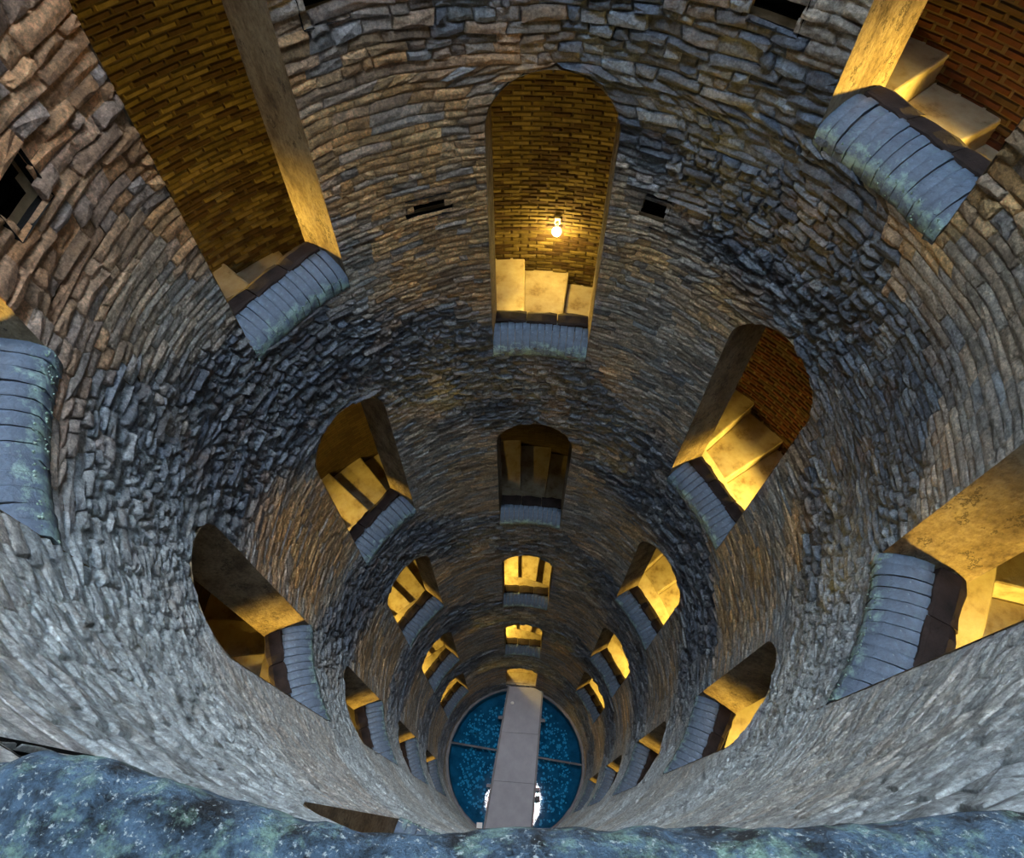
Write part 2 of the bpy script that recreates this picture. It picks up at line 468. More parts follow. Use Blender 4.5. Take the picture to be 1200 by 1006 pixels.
FQ = [(i, (i + 1) % 8, 8 + (i + 1) % 8, 8 + i) for i in range(8)]
FT = [(8 + i, 8 + (i + 1) % 8, 16) for i in range(8)]
LOOPS = np.array([x for f in FQ + FT for x in f])
LSTART = np.array([4 * i for i in range(8)] + [32 + 3 * i for i in range(8)])
LTOT = np.array([4] * 8 + [3] * 8)
def stones_mesh(name, idx):
    n = len(idx); me = bpy.data.meshes.new(name)
    me.vertices.add(n * 17); me.loops.add(n * 56); me.polygons.add(n * 16)
    me.vertices.foreach_set('co', SV[idx].reshape(-1))
    off = np.arange(n)[:, None]
    me.loops.foreach_set('vertex_index', (LOOPS[None] + off * 17).reshape(-1).astype(np.int32))
    me.polygons.foreach_set('loop_start', (LSTART[None] + off * 56).reshape(-1).astype(np.int32))
    me.polygons.foreach_set('loop_total', np.tile(LTOT, n).astype(np.int32))
    me.update(calc_edges=True)
    me.polygons.foreach_set('use_smooth', np.zeros(n * 16, dtype=bool))
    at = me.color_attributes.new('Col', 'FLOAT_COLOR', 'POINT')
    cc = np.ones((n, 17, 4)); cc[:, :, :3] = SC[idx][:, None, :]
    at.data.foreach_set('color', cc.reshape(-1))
    me.materials.append(M_STONE)
    return me

# which stones show largest in the photograph: those become objects of their own
_Rt = np.array([_ax, -_up, _fw])
def project(Pw):
    q = (Pw - np.array(CAM_POS)) @ _Rt.T
    zc = np.maximum(q[..., 2], 1e-3)
    return np.stack([600 + FPX * q[..., 0] / zc, 503 + FPX * q[..., 1] / zc], -1), q[..., 2]
pp, dd = project(SV[:, 8:16])
x, y = pp[..., 0], pp[..., 1]
area = 0.5 * (x * np.roll(y, -1, 1) - np.roll(x, -1, 1) * y).sum(1)
inside = (x.min(1) > 0) & (x.max(1) < 1200) & (y.min(1) > 0) & (y.max(1) < 965) & (dd.min(1) > 0.4)
score = np.where(inside & (area > 0), area, np.where(inside, np.abs(area) * 0, 0))
if (score > 0).sum() < 300: score = np.where(inside, np.abs(area), 0)
top = np.argsort(-score)[:300]
rest = np.setdiff1d(np.arange(NS), top)

wall = link('wall_shaft', mesh_from('wall_shaft', back_v, back_f, True, M_MORTAR))
tag(wall, 'round rubble stone wall of the deep well shaft with dark and tan bands', 'wall', kind='structure')
st = link('stone_courses', stones_mesh('stone_courses', rest), wall)
tag(st, kind='stuff')
for i in top:
    link('stone', stones_mesh('stone', np.array([i])), wall)
# recesses behind the putlog holes
for h in HOLES:
    d = h['hw'] / R; a = h['az']; dep = 0.22
    vs = [polar(a + sx * d, R + rr, zz) for rr in (0.0, dep) for sx in (-1.08, 1.08) for zz in (h['lip'] - 0.05, h['top'] + 0.05)]
    me = mesh_from('putlog_hole', vs, [(0, 2, 6, 4), (1, 5, 7, 3), (0, 4, 5, 1), (2, 3, 7, 6), (4, 6, 7, 5)], False, M_HOLE)
    me.materials.clear(); me.materials.append(M_HOLE); link('putlog_hole', me, wall)

# unseen ring added at the mouth to narrow the sky mirrored in the water
v, f = [], []
for j in range(72):
    a = 2 * math.pi * j / 72
    for r_, z_ in ((R + 0.5, 3.15), (1.95, 3.15), (1.92, 3.2), (1.92, 3.45), (1.98, 3.5), (R + 0.5, 3.5)): v.append(polar(a, r_, z_))
for j in range(72):
    for i in range(5): f.append((6 * j + i, 6 * j + i + 1, 6 * ((j + 1) % 72) + i + 1, 6 * ((j + 1) % 72) + i))
tag(link('added_mouth_ring', mesh_from('added_mouth_ring', v, f, False, M_MORTAR)), 'added unseen ring narrowing the open mouth of the well above', 'added ring', kind='structure')

# ------------------------------------------------------------------ the stair ring behind the shaft
def cyl_with_openings(name, rr, z0, z1, dz, mat, holes=True):
    v, f = [], []
    z = z0
    zs = []
    while z < z1: zs.append(z); z += dz
    zs.append(z1)
    for zb, zt in zip(zs[:-1], zs[1:]):
        segs = segments(zb, zt, rr, False) if holes else [(0, 0, 2 * math.pi, 2 * math.pi, 0, 0)]
        for (lb, lt, rb, rt, _, _) in segs:
            n = max(1, int(math.ceil((rb - lb) / rad(5)))); b0 = len(v)
            for j in range(n + 1):
                t = j / n
                v.append(polar(lb + (rb - lb) * t, rr, zb)); v.append(polar(lt + (rt - lt) * t, rr, zt))
            for j in range(n): f.append((b0 + 2 * j, b0 + 2 * j + 1, b0 + 2 * j + 3, b0 + 2 * j + 2))
    return link(name, mesh_from(name, v, f, True, mat))
iw = cyl_with_openings('wall_stair_inner', RI, -27.0, 5.0, 0.11, M_PLASTER)
tag(iw, 'plastered inner face of the spiral stair behind the shaft windows', 'wall', kind='structure')

def mat_brickwall():
    m, nt, b = new_mat('far_brickwork')
    uv = N(nt, 'ShaderNodeUVMap')
    br = nt.nodes.new('ShaderNodeTexBrick')
    br.offset = 0.5
    for k, v in (('Scale', 1.0), ('Mortar Size', 0.006), ('Brick Width', 0.215), ('Row Height', 0.058), ('Bias', -0.1)): br.inputs[k].default_value = v
    br.inputs['Color1'].default_value = (0.08, 0.058, 0.022, 1); br.inputs['Color2'].default_value = (0.05, 0.028, 0.013, 1)
    br.inputs['Mortar'].default_value = (0.04, 0.028, 0.015, 1)
    lk(nt, uv.outputs[0], br.inputs['Vector'])
    v = ramp(nt, noise(nt, 5, 5, 0.65), [(0.25, (0.6, 0.6, 0.6)), (0.75, (1.4, 1.35, 1.3))])
    lk(nt, mix(nt, 1.0, br.outputs['Color'], v, 'MULTIPLY'), b.inputs['Base Color'])
    b.inputs['Roughness'].default_value = 0.85
    p = bump(nt, None, br.outputs['Fac'], -0.6, 0.02)
    bump(nt, b, noise(nt, 30, 5, 0.7), 0.5, 0.015, p)
    return m
M_BWALL = mat_brickwall()
def outer_wall():
    n, v, f = 96, [], []
    for j in range(n + 1):
        a = -math.pi + 2 * math.pi * j / n
        v.append(polar(a, RO, -27.0)); v.append(polar(a, RO, 5.0))
    for j in range(n): f.append((2 * j, 2 * j + 2, 2 * j + 3, 2 * j + 1))
    me = mesh_from('wall_stair_outer', v, f, True, M_BWALL)
    uvl = me.uv_layers.new(name='UVMap')
    for p in me.polygons:
        for li in p.loop_indices:
            vi = me.loops[li].vertex_index
            uvl.data[li].uv = (RO * (-math.pi + 2 * math.pi * (vi // 2) / n), v[vi][2])
    return link('wall_stair_outer', me)
ow = outer_wall()
tag(ow, 'curved outer brick wall of the spiral stair seen through the windows', 'wall', kind='structure')

# bricks of the outer wall that can be seen through the windows
BR = []
z = -8.4; row = 0
while z < -0.2:
    hb = 0.052
    n = int(2 * math.pi * RO / 0.215)
    for j in range(n):
        a = 2 * math.pi * (j + 0.5 * (row % 2)) / n
        ad = (deg(a) + 180) % 360 - 180
        if -85 < ad < 88: BR.append((a, z + hb / 2, 0.21 * random.uniform(0.84, 1.0) / 2, hb / 2 * random.uniform(0.84, 1.0), random.uniform(-0.004, 0.018), random.random(), random.uniform(-0.02, 0.02)))
    z += 0.058; row += 1
BR = np.array(BR)
cen = np.stack([RO * np.sin(BR[:, 0]), RO * np.cos(BR[:, 0]), BR[:, 1]], -1)
def seen_through(Pw):
    o = np.array(CAM_POS); d = Pw - o
    a = d[:, 0] ** 2 + d[:, 1] ** 2; b = 2 * (o[0] * d[:, 0] + o[1] * d[:, 1]); c = o[0] ** 2 + o[1] ** 2 - R * R
    t = (-b + np.sqrt(b * b - 4 * a * c)) / (2 * a); h = o + d * t[:, None]
    ok = np.zeros(len(Pw), bool)
    for w in WINS:
        e = (math.cos(w['az']), -math.sin(w['az'])); nn = (math.sin(w['az']), math.cos(w['az']))
        u = h[:, 0] * e[0] + h[:, 1] * e[1]; f = h[:, 0] * nn[0] + h[:, 1] * nn[1]
        ok |= (np.abs(u) < HW + 0.1) & (f > 0) & (h[:, 2] > w['lip']) & (h[:, 2] < w['spring'] + RISE)
    return ok
bp, bd = project(cen)
bvis = seen_through(cen) & (bp[:, 0] > 0) & (bp[:, 0] < 1200) & (bp[:, 1] > 0) & (bp[:, 1] < 1000)
bs = np.where(bvis, 1 / bd ** 2, 0)
btop = set(np.argsort(-bs)[:300][np.sort(-bs)[:300] < 0].tolist())
def brick_verts(hl, hh, pr):
    c = 0.008
    o = [(-hl, 0.004, -hh), (hl, 0.004, -hh), (hl, 0.004, hh), (-hl, 0.004, hh)]
    i = [(-hl + c, -0.012 - pr, -hh + c), (hl - c, -0.012 - pr, -hh + c), (hl - c, -0.012 - pr, hh - c), (-hl + c, -0.012 - pr, hh - c)]
    return o + i, [(0, 1, 5, 4), (1, 2, 6, 5), (2, 3, 7, 6), (3, 0, 4, 7), (4, 5, 6, 7)]
wallb = MB()
shared = {}
for i, (a, zz, hl, hh, pr, u, tw) in enumerate(BR):
    if i in btop:
        k = random.randrange(6)
        mi = 0 if u < 0.4 else (1 if u < 0.75 else 2)
        if (deg(a) + 180) % 360 - 180 > 38: mi = 3 if u < 0.85 else 1
        if (k, mi) not in shared:
            vs, fs = brick_verts(hl, hh, pr)
            shared[(k, mi)] = mesh_from('brick', vs, fs, False, M_BRICK[mi])
        o = link('brick', shared[(k, mi)], ow)
        o.location = polar(a, RO, zz); o.rotation_euler = (0, tw, -a)
    else:
        vs, fs = brick_verts(hl, hh, pr)
        Mx = Matrix.Translation(Vector(polar(a, RO, zz))) @ Matrix.Rotation(-a, 4, 'Z')
        wallb.add([Mx @ Vector(q) for q in vs], fs)
wb = wallb.build('brick_courses', M_BRICK[0], ow)
wb.data.materials.append(M_BRICK[1]); wb.data.materials.append(M_BRICK[2]); wb.data.materials.append(M_BRICK[3])
pm = np.repeat(np.random.default_rng(3).choice(3, len(wb.data.polygons) // 5, p=[.4, .35, .25]), 5).astype(np.int32)
pc = np.array([p.center[:2] for p in wb.data.polygons]); pm = np.where((np.degrees(np.arctan2(pc[:, 0], pc[:, 1])) > 38) & (pm != 1), 3, pm).astype(np.int32)
wb.data.polygons.foreach_set('material_index', pm)
tag(wb, kind='stuff')

# vaults over the two stairs, and end caps of the ring
def ramp_surface(k, a0, a1, prof, name, mat, step=4):
    v, f = [], []
    n = int((a1 - a0) / step); m = len(prof)
    for j in range(n + 1):
        ad = a0 + (a1 - a0) * j / n
        for r_, dz in prof: v.append(polar(rad(ad), r_, floor_z(ad, k) + dz))
    for j in range(n):
        for i in range(m - 1): f.append((j * m + i, j * m + i + 1, (j + 1) * m + i + 1, (j + 1) * m + i))
    return mesh_from(name, v, f, True, mat)
RANGE = [(-266, 734), (-445, 555)]
VAULT = [(RI - 0.01, 3.98)] + [(RI + 0.74 + 0.76 * math.sin(t), 2.55 + 1.6 * math.cos(t) if t > 0 else 4.15 - 0.17 * t * t / 2.4) for t in np.linspace(-1.3, math.pi / 2, 11)]
for k in (0, 1):
    c = link('ceiling', ramp_surface(k, *RANGE[k], VAULT, 'ceiling', M_VAULT))
    tag(c, 'rough brick and plaster vault over the %s spiral stair' % ('first' if k == 0 else 'second'), 'ceiling', kind='structure')
for nm, zz, lab in (('floor_stair_ring', -27.0, 'ground slab beneath the foot of the ring of stairs'), ('ceiling_stair_ring', 5.0, 'slab closing the top of the ring of stairs')):
    n = 64
    v = [polar(2 * math.pi * j / n, r_, zz) for j in range(n) for r_ in (RI - 0.5, RO + 0.1)]
    f = [(2 * j, 2 * j + 1, (2 * j + 3) % (2 * n), (2 * j + 2) % (2 * n)) for j in range(n)]
    tag(link(nm, mesh_from(nm, v, f, False, M_VAULT)), lab, 'slab', kind='structure')

# steps
STEP = 8.0
def tread_mesh():
    v, f = [], []
    n = 3; h = rad(STEP) / 2
    sec = [(RI + 0.02, 0.012), (RI + 0.02, 0), (RO + 0.05, 0), (RO + 0.05, 0)]
    for j in range(n + 1):
        a = -h + 2 * h * j / n
        for r_, z_ in ((RI - 0.005, 0.0), (RO + 0.03, 0.0), (RO + 0.03, -0.34), (RI - 0.005, -0.34)): v.append(polar(a, r_, z_))
    for j in range(n):
        for i in range(4): f.append((4 * j + i, 4 * (j + 1) + i, 4 * (j + 1) + (i + 1) % 4, 4 * j + (i + 1) % 4))
    f += [(0, 1, 2, 3), (4 * n + 3, 4 * n + 2, 4 * n + 1, 4 * n)]
    me = mesh_from('step', v, f, False, M_TREAD)
    bm = bmesh.new(); bm.from_mesh(me)
    ed = [e for e in bm.edges if all(v_.co.z > -0.01 for v_ in e.verts) and len(e.link_faces) == 2 and e.calc_face_angle(0) > 1]
    bmesh.ops.bevel(bm, geom=ed, offset=0.018, segments=2, affect='EDGES', profile=0.5)
    bm.normal_update(); bm.to_mesh(me); bm.free()
    return me
TM = tread_mesh()
for k in (0, 1):
    s = empty('stairs', (0, 0, 0))
    tag(s, 'worn stone spiral stair of the %s helix behind the windows' % ('first' if k == 0 else 'second'), 'stairs', kind='structure')
    a0, a1 = RANGE[k]
    ad = a0 + (a0 * 0) 
    ad = math.floor(a0 / STEP) * STEP + 2
    while ad < a1:
        zf = floor_z(ad, k)
        if -26.3 < zf < 0.8:
            o = link('step', TM, s)
            o.location = (0, 0, zf + random.uniform(-0.006, 0.006)); o.rotation_euler = (0, 0, -rad(ad))
        ad += STEP
    kp = [(RI - 0.01, 0.20), (RI + 0.36, 0.185), (RI + 0.39, 0.15), (RI + 0.39, -0.2)]
    link('kerb', ramp_surface(k, *RANGE[k], kp, 'kerb', M_TREAD), s)

# ------------------------------------------------------------------ windows: reveal, brick sill, moss
def reveal_mesh(w):
    v, f = [], []
    zl = w['lip'] - 0.35 if not w['door'] else w['lip'] - 0.1
    out = [(-HW, zl + (w['spring'] - zl) * t) for t in np.linspace(0, 1, 9)]
    out += [(-HW * math.cos(t), w['spring'] + RISE * math.sin(t)) for t in np.linspace(0, math.pi, 19)[1:-1]]
    out += [(HW, zl + (w['spring'] - zl) * t) for t in np.linspace(1, 0, 9)]
    nd = 5
    for (u, z_) in out:
        v0 = math.sqrt(R * R - u * u) + 0.002; v1 = math.sqrt(RI * RI - u * u) + 0.004
        for j in range(nd):
            t = j / (nd - 1)
            jj = 0.012 if 0 < j < nd - 1 else 0
            v.append((u + (random.random() - .5) * jj, v0 + (v1 - v0) * t, z_ - w['lip'] + (random.random() - .5) * jj))
    for i in range(len(out) - 1):
        for j in range(nd - 1): f.append((i * nd + j, i * nd + j + 1, (i + 1) * nd + j + 1, (i + 1) * nd + j))
    return mesh_from('reveal', v, f, True, M_PLASTER)

PROF = [(-0.012, -0.10), (-0.018, -0.02), (-0.004, 0.015), (0.05, 0.075), (0.13, 0.125), (0.21, 0.15), (0.28, 0.155), (0.35, 0.14), (0.39, 0.09), (0.42, 0.0), (0.44, -0.9)]
NB = 13
BW = 2 * HW / NB
def sill_brick(var):
    r = random.Random(var)
    hw = BW / 2 * r.uniform(0.955, 0.99)
    sc_ = r.uniform(-0.006, 0.006)
    pr = [(y + (r.random() - .5) * 0.012, z_ + sc_ + (r.random() - .5) * 0.012) for y, z_ in PROF[:-1]]
    lo = [(0.42, -0.12), (0.0, -0.14)]
    pr = [p for p in pr if p[0] < 0.235] + [(0.25, 0.145), (0.255, 0.0)]; lo[0] = (0.255, -0.12)
    ring = pr + lo
    v, f = [], []
    for x_, ins in ((-hw, 0.005), (-hw + 0.007, 0), (hw - 0.007, 0), (hw, 0.005)):
        for (y, z_) in ring: v.append((x_, y, z_ - ins))
    m = len(ring)
    for s_ in range(3):
        for i in range(m): f.append((s_ * m + i, s_ * m + (i + 1) % m, (s_ + 1) * m + (i + 1) % m, (s_ + 1) * m + i))
    f += [tuple(range(m)), tuple(range(3 * m, 4 * m))[::-1]]
    return mesh_from('brick', v, f, True, M_SILL)
SBM = [sill_brick(i) for i in range(7)]
def sill_bed():
    v, f = [], []
    n = 12
    pr = [(y if y < 0.4 else y, z_ - 0.024 - (0.06 if y > 0.2 else 0)) for y, z_ in PROF]
    pr[0] = (0.05, -0.3); pr[1] = (0.03, -0.03); pr[2] = (0.04, -0.01)
    m = len(pr)
    for j in range(n + 1):
        u = -HW - 0.004 + (2 * HW + 0.008) * j / n
        for y, z_ in pr:
            r_ = R + y
            v.append((u, math.sqrt(r_ * r_ - u * u), z_))
    for j in range(n):
        for i in range(m - 1): f.append((j * m + i, j * m + i + 1, (j + 1) * m + i + 1, (j + 1) * m + i))
    return mesh_from('sill', v, f, True, M_MORTAR)
BED = sill_bed()
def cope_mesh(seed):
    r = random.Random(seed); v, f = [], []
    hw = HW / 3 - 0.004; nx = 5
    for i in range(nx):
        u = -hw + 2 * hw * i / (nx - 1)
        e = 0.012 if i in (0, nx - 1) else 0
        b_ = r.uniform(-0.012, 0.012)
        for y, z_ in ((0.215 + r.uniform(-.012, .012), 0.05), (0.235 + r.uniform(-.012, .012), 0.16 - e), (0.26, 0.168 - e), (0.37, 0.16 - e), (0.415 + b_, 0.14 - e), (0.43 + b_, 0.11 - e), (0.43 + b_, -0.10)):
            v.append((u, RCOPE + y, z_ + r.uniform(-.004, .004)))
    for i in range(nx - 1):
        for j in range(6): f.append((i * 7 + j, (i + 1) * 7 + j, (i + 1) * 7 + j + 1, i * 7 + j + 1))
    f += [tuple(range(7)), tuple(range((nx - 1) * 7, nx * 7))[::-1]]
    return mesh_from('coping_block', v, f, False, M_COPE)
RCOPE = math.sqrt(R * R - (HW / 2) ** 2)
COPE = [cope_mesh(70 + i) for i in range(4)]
def moss_mesh(seed):
    r = random.Random(seed); mb = MB()
    for _ in range(150):
        u = r.uniform(-HW, HW); s_ = r.uniform(0.004, 0.010)
        y0 = math.sqrt(R * R - u * u) - R - 0.012; z_ = r.triangular(-0.12, 0.03, -0.02)
        vs = [Vector((r.uniform(.7, 1.2) * x_, r.uniform(.6, 1) * y, r.uniform(.7, 1.6) * z2)) * s_ for x_, y, z2 in
              ((1, 0, 0), (-1, 0, 0), (0, 1, 0), (0, -1, 0), (0, 0, 1), (0, 0, -1))]
        mb.add([q + Vector((u, R + y0, z_)) for q in vs], [(0, 2, 4), (2, 1, 4), (1, 3, 4), (3, 0, 4), (2, 0, 5), (1, 2, 5), (3, 1, 5), (0, 3, 5)])
    return mesh_from('moss', mb.v, mb.f, True, M_MOSS)
MOSS = [moss_mesh(i) for i in range(4)]

ORD = ['topmost', 'second from the top', 'third from the top', 'fourth from the top', 'lowest']
TOPSAY = {('centre', 0): 'tall arched window opposite with a glowing bulb on the brick wall inside',
          ('centre', 1): 'dark unlit arched window below the window with the bulb',
          ('centre', 2): 'small glowing arched window directly under the dark unlit window',
          ('centre', 3): 'lowest small arched window above the footbridge doorway',
          ('left', 0): 'large dark brick window at upper left with one pale lit jamb',
          ('left', 1): 'window left of the dark unlit one with golden steps inside',
          ('right', 0): 'window cut by the top right corner with dark red brickwork inside',
          ('right', 1): 'large arched golden window right of the dark unlit window',
          ('far left', 0): 'window cut by the left edge with broad blue sill',
          ('far left', 1): 'black arched window at lower left with golden jamb foot',
          ('far right', 0): 'window cut by the right edge with broad golden jamb',
          ('far right', 1): 'dark pointed-looking arched window at lower right with golden foot',
          ('near', 0): 'window seen edge-on as a dark slit just above the foreground sill'}
COLSAY = {'left': 'column left of the centre', 'right': 'column right of the centre', 'far left': 'column at the left of the water', 'far right': 'column at the right of the water'}
wn = 1
for w in WINS:
    if w is NEAR: continue
    if w['door']:
        o = empty('door_1', (0, 0, w['lip']), -w['az'])
        tag(o, 'low lit doorway at the far end of the footbridge', 'doorway', kind='structure')
    else:
        wn += 1
        o = empty('window_%d' % wn, (0, 0, w['lip']), -w['az'])
        lab = TOPSAY.get((w['col'], w['i'])) or 'small arched window, %s in the %s' % (ORD[w['i']], COLSAY[w['col']])
        tag(o, lab, 'window', kind='structure')
    link('reveal', reveal_mesh(w), o)
    if w['door']: continue
    sill = link('sill', BED, o)
    tag(sill, 'blue-grey damp sill of bricks set on edge')
    for j in range(NB):
        u = -HW + BW * (j + 0.5)
        b = link('brick', SBM[random.randrange(len(SBM))], sill)
        b.location = (u, math.sqrt(R * R - u * u), random.uniform(-0.005, 0.005))
        b.rotation_euler = (0, 0, -u / R * 0.5)
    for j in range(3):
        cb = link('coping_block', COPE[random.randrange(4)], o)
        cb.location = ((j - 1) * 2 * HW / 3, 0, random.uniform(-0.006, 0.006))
    mo = link('moss', MOSS[wn % 4], o)
    tag(mo, kind='stuff')

# landing inside the doorway
mb = MB(); mb.box((0, R + 1.0, -0.09), (1.9, 1.96, 0.18))
ld = mb.build('floor_landing', M_TREAD, None, bevel=0.01)
ld.location = (0, 0, -24.93); ld.rotation_euler = (0, 0, -rad(2))
tag(ld, 'lit stone landing inside the doorway beyond the footbridge', 'landing', kind='structure')

# ------------------------------------------------------------------ the sill we look over
def near_sill():
    nx, ny = 220, 60
    v, f = [], []
    X = np.linspace(-0.51, 0.51, nx)
    T = np.linspace(0, 1, ny)
    # front line of the lip, with a chipped outline
    fx = np.array([-0.51, -0.38, -0.355, -0.30, -0.217, -0.166, -0.11, -0.026, 0.07, 0.15, 0.24, 0.30, 0.36, 0.51])
    fy = np.array([-2.255, -2.252, -2.243, -2.248, -2.263, -2.271, -2.277, -2.276, -2.270, -2.262, -2.256, -2.251, -2.244, -2.235])
    base = np.interp(X, fx, fy)
    for i, x_ in enumerate(X):
        for j, t in enumerate(T):
            # section: underside -> nose -> top slope
            if t < 0.25:
                q = t / 0.25; y = base[i] - 0.05 * (1 - q) ** 2; z_ = -0.55 - 0.16 * (1 - q) - 0.02
            elif t < 0.5:
                q = (t - 0.25) / 0.25 * math.pi / 2; y = base[i] - 0.035 * (1 - math.cos(q)); z_ = -0.57 + 0.035 * math.sin(q)
            else:
                q = (t - 0.5) / 0.5; y = base[i] - 0.035 - 0.55 * q; z_ = -0.535 + 0.10 * q ** 0.8
            n1 = float(fbm(x_ * 22, y * 22 + z_ * 20, 51, 4)) - 0.5
            n2 = float(fbm(x_ * 6, y * 6 + z_ * 5, 61, 3)) - 0.5
            y2 = y + 0.016 * n1 + 0.012 * n2 if t < 0.55 else y
            v.append((x_, y2, z_ + 0.016 * n1 + 0.02 * n2))
    for i in range(nx - 1):
        for j in range(ny - 1): f.append((i * ny + j, (i + 1) * ny + j, (i + 1) * ny + j + 1, i * ny + j + 1))
    return mesh_from('sill', v, f, True, M_FORE)
w1 = empty('window_1', (0, -R, -0.62))
tag(w1, 'window we look out of, mossy blue stone sill across the picture foot', 'window', kind='structure')
s1 = link('sill', near_sill(), w1); s1.location = (0, R, 0.62)
r1 = link('reveal', reveal_mesh(NEAR), w1); r1.location = (0, R, 0); r1.rotation_euler = (0, 0, math.pi)

# ------------------------------------------------------------------ bottom: water, coins, bridge
def disc(name, r_, z_, mat, n=96, rings=1):
    v = [(0, 0, z_)] + [polar(2 * math.pi * j / n, r_, z_) for j in range(n)]
    return link(name, mesh_from(name, v, [(0, 1 + (j + 1) % n, 1 + j) for j in range(n)], False, mat))
tag(disc('floor', R + 0.3, Z_FLOOR, M_POOL), 'pale floor of the well under the blue water', 'floor', kind='structure')
tag(disc('water', R + 0.06, Z_WATER, M_WATER), 'round pool of blue water at the bottom of the well', 'water', kind='structure')
# narrow stone ledge at the water line
n = 96; v = []; f = []
for j in range(n):
    a = 2 * math.pi * j / n
    for r_, z_ in ((R + 0.06, Z_WATER + 0.10), (R - 0.06, Z_WATER + 0.09), (R - 0.085, Z_WATER + 0.06), (R - 0.085, Z_WATER - 0.5)): v.append(polar(a, r_ + random.uniform(-.01, .01), z_))
for j in range(n):
    for i in range(3): f.append((4 * j + i, 4 * j + i + 1, 4 * ((j + 1) % n) + i + 1, 4 * ((j + 1) % n) + i))
tag(link('trim_1', mesh_from('trim_1', v, f, True, M_EDGE)), 'narrow ledge ring round the water at the shaft foot', 'ledge', kind='structure')
mb = MB(); r = random.Random(4)
for _ in range(1500):
    cl = r.random()
    rr = R * 0.92 * math.sqrt(r.random()); a = r.uniform(0, 2 * math.pi)
    x_, y_ = rr * math.sin(a), rr * math.cos(a)
    if r.random() < 0.72 and not (abs(x_ + 1.15) < 0.75 or abs(x_ - 1.25) < 0.6): continue
    if rr > 2.0 and r.random() < 0.8: continue
    s_ = r.choice((0.02, 0.025, 0.03, 0.045)); z_ = Z_FLOOR + 0.012
    n = 7
    top_ = [(x_ + s_ * math.cos(2 * math.pi * i / n), y_ + s_ * math.sin(2 * math.pi * i / n), z_) for i in range(n)]
    mb.add(top_ + [(p[0], p[1], z_ - 0.012) for p in top_], [tuple(range(n))] + [(i, n + i, n + (i + 1) % n, (i + 1) % n) for i in range(n)])
co = mb.build('coins', M_COIN)
tag(co, 'countless coins scattered on the floor under the blue water', 'coins', kind='stuff')

# footbridge
fb = empty('footbridge', (0, 0, Z_DECK))
tag(fb, 'grey concrete footbridge slab crossing the blue water', 'footbridge')
FL, FR, NL, NR = (-0.31, 2.32), (0.83, 2.30), (-0.885, -2.16), (0.56, -2.20)
def quad_box(cs, z0, z1):
    return [(x_, y_, z_) for z_ in (z0, z1) for x_, y_ in cs], [(3, 2, 1, 0), (4, 5, 6, 7), (0, 1, 5, 4), (1, 2, 6, 5), (2, 3, 7, 6), (3, 0, 4, 7)]
def lerp2(a, b, t): return (a[0] + (b[0] - a[0]) * t, a[1] + (b[1] - a[1]) * t)
def deck_part(t0, t1, name):
    a, b_, c_, d_ = lerp2(NL, FL, t0), lerp2(NR, FR, t0), lerp2(NR, FR, t1), lerp2(NL, FL, t1)
    mb = MB(); mb.add(*quad_box([a, b_, c_, d_], -0.16, 0.0)); return mb.build(name, M_DECK, fb, bevel=0.008)
for t0, t1 in ((0, 0.3335), (0.3345, 0.6665), (0.6675, 1.0)): deck_part(t0, t1, 'deck_slab')
for a, b_, sg in ((NL, FL, -1), (NR, FR, 1)):
    mb = MB(); mb.add(*quad_box([(a[0] + sg * 0.0, a[1]), (a[0] + sg * 0.07, a[1]), (b_[0] + sg * 0.06, b_[1]), (b_[0], b_[1])], -0.2, 0.045))
    mb.build('edge_rail', M_EDGE, fb, bevel=0.006)
    for t in (0.30, 0.77):
        p = lerp2(a, b_, t)
        mb = MB(); mb.box((p[0] + sg * 0.13, p[1], -0.10), (0.15, 0.10, 0.12)); mb.build('bracket', M_EDGE, fb, bevel=0.01)
# pipe under the bridge
def on_circle(p, q, rr):
    d = Vector(q) - Vector(p); o = Vector(p)
    A_, B_, C_ = d.dot(d), 2 * o.dot(d), o.dot(o) - rr * rr
    s_ = math.sqrt(B_ * B_ - 4 * A_ * C_)
    return o + d * (-B_ - s_) / (2 * A_), o + d * (-B_ + s_) / (2 * A_)
p0, p1 = on_circle((-2.397, 0.469), (2.477, -0.058), R - 0.10)
mb = MB(); mb.tube((p0.x, p0.y, Z_WATER + 0.16), (p1.x, p1.y, Z_WATER + 0.16), 0.035, 10)
tag(mb.build('pipe', M_EDGE, None, True), 'thin grey pipe crossing the water beneath the footbridge', 'pipe')
# small things at the bottom
bm = bmesh.new(); bmesh.ops.create_icosphere(bm, subdivisions=2, radius=0.06)
for v_ in bm.verts: v_.co = Vector((v_.co.x * 1.1, v_.co.y * 0.9, v_.co.z * 0.6)) * random.uniform(0.92, 1.05)
me = bpy.data.meshes.new('pebble'); bm.to_mesh(me); bm.free(); me.materials.append(M_WHITE)
pb = link('pebble', me); pb.location = (-0.19, 1.76, Z_DECK + 0.05)
tag(pb, 'small white pebble lying on the footbridge deck', 'pebble')
mb = MB(); mb.box((0.78, -1.12, -0.06), (0.14, 0.16, 0.14)); mb.box((0.70, -1.12, -0.06), (0.08, 0.05, 0.05))
tag(mb.build('floodlight', M_BLACK, fb, bevel=0.012), 'small black floodlight on the right edge')
bx = empty('junction_box', (-1.07, -1.95, Z_WATER + 0.10))
tag(bx, 'small white junction box at the water edge left of the footbridge', 'box')
mb = MB(); mb.box((0, 0, 0.07), (0.17, 0.15, 0.14)); mb.build('case', M_WHITE, bx, bevel=0.012)
mb = MB(); mb.box((0, 0, 0.15), (0.185, 0.165, 0.02)); mb.build('lid', M_WHITE, bx, bevel=0.004)

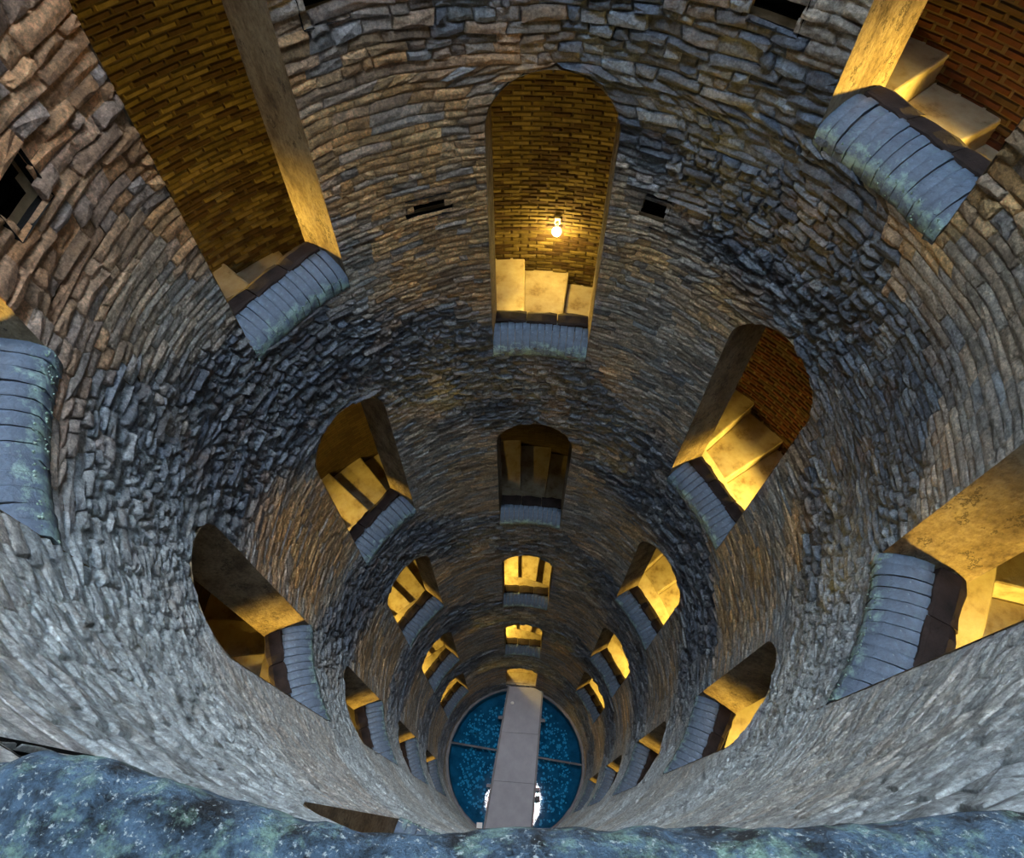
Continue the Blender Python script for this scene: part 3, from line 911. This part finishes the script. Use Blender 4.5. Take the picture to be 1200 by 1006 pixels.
# ------------------------------------------------------------------ lamps in the stairs
def lamp(az_d, r_, z_, power, name='stair_lamp', size=0.07, aim=None, cone=74):
    d = bpy.data.lights.new(name, 'SPOT' if aim else 'POINT'); d.energy = power; d.color = LAMP_COL; d.shadow_soft_size = size
    o = bpy.data.objects.new(name, d); COL.objects.link(o); o.location = polar(rad(az_d), r_, z_)
    if aim:
        d.spot_size = rad(cone); d.spot_blend = 0.8
        o.rotation_euler = (Vector(aim) - Vector(o.location)).to_track_quat('-Z', 'Y').to_euler()
    return o
def nearest_floor(az_d, lip):
    best = None
    for k in (0, 1):
        for t in range(-3, 4):
            z_ = floor_z(az_d + 360 * t, k)
            if best is None or abs(z_ - (lip - 0.75)) < abs(best - (lip - 0.75)): best = z_
    return best
SIDE = {'centre': -1, 'left': -1, 'far left': -1, 'right': 1, 'far right': 1, 'near': 1}
for w in WINS:
    if w is NEAR: continue
    azd_ = deg(w['az'])
    if w['door']:
        lamp(azd_ - 14, RI + 0.25, w['lip'] + 1.6, LAMP_W * 0.2); continue
    if w['col'] == 'centre' and w['i'] == 1: continue
    sd = SIDE[w['col']]
    s_ = sd * 15
    e = Vector((math.cos(w['az']), -math.sin(w['az']), 0)); nn = Vector((math.sin(w['az']), math.cos(w['az']), 0))
    aim = nn * (R + 0.45) - e * (0.5 * sd) + Vector((0, 0, w['lip'] - 0.05))
    zf = nearest_floor(azd_ + s_, w['lip'] - SLOPE * s_)
    side = w['col'] in ('far left', 'far right')
    L2 = (w['col'], w['i']) == ('left', 1)
    if w['i'] == 0 or side or (w['col'], w['i']) == ('right', 1):
        aim.z -= 0.35 if w['col'] == 'right' else 0.12
        lamp(azd_ + s_, RO - 0.14, max(zf + (1.15 if w['col'] == 'right' else 0.5), w['lip'] - 0.2), LAMP_W * (0.45 if w['col'] == 'centre' else 0.7 if side and w['i'] > 1 else 2.0 if (w['col'], w['i']) == ('right', 0) else 1.3 if w['col'] == 'right' else 1), aim=aim, cone=70)
    else:           # deep windows: a lamp low over the steps, close to the kerb
        s_ = sd * 12
        zf = nearest_floor(azd_ + s_, w['lip'] - SLOPE * s_)
        aim = nn * (RI + (0.45 if L2 else 0.2)) - e * ((0.0 if L2 else 0.35) * sd) + Vector((0, 0, w['lip'] - (0.75 if L2 else 0.55)))
        lamp(azd_ + s_, RI + (0.6 if L2 else 0.75), max(zf, w['lip'] - 0.75) + (0.8 if L2 else 0.95), LAMP_W * (0.18 if L2 else 0.30), aim=aim, cone=72 if L2 else 112)
    if L2:          # its right jamb is lit by a small lamp tucked behind the left jamb
        s_ = sd * 7; zf = w['lip'] - 0.3
        aim = nn * (R + 0.2) - e * (0.5 * sd) + Vector((0, 0, w['lip'] + 0.15))
        lamp(azd_ + s_, RO - 0.14, zf, LAMP_W * 0.4, aim=aim, cone=28)
# a low lamp behind the left jamb of the tall brick window
lamp(-70, RO - 0.5, floor_z(-70, 0) + 0.3, 9.0)
# the one bulb in view
wl = empty('wall_lamp', polar(rad(3.3), RO - 0.02, -5.83), -rad(3.3))
tag(wl, 'small glowing bulb on the brick wall inside the central window', 'lamp')
mb = MB(); mb.box((0, -0.02, 0.13), (0.07, 0.05, 0.10)); mb.build('fitting', M_WHITE, wl, bevel=0.006)
mb = MB(); mb.tube((0, -0.05, 0.11), (0, -0.085, 0.06), 0.022, 10); mb.build('holder', M_WHITE, wl)
bm = bmesh.new(); bmesh.ops.create_uvsphere(bm, u_segments=14, v_segments=9, radius=0.058)
me = bpy.data.meshes.new('bulb'); bm.to_mesh(me); bm.free(); me.materials.append(M_BULB)
me.polygons.foreach_set('use_smooth', [True] * len(me.polygons))
bu = link('bulb', me, wl); bu.location = (0, -0.10, 0.02)
lamp(3.3, RO - 0.22, -5.85, LAMP_W * 0.06, 'bulb_light', 0.06)
print('stones', NS, 'bricks', len(btop), len(BR))
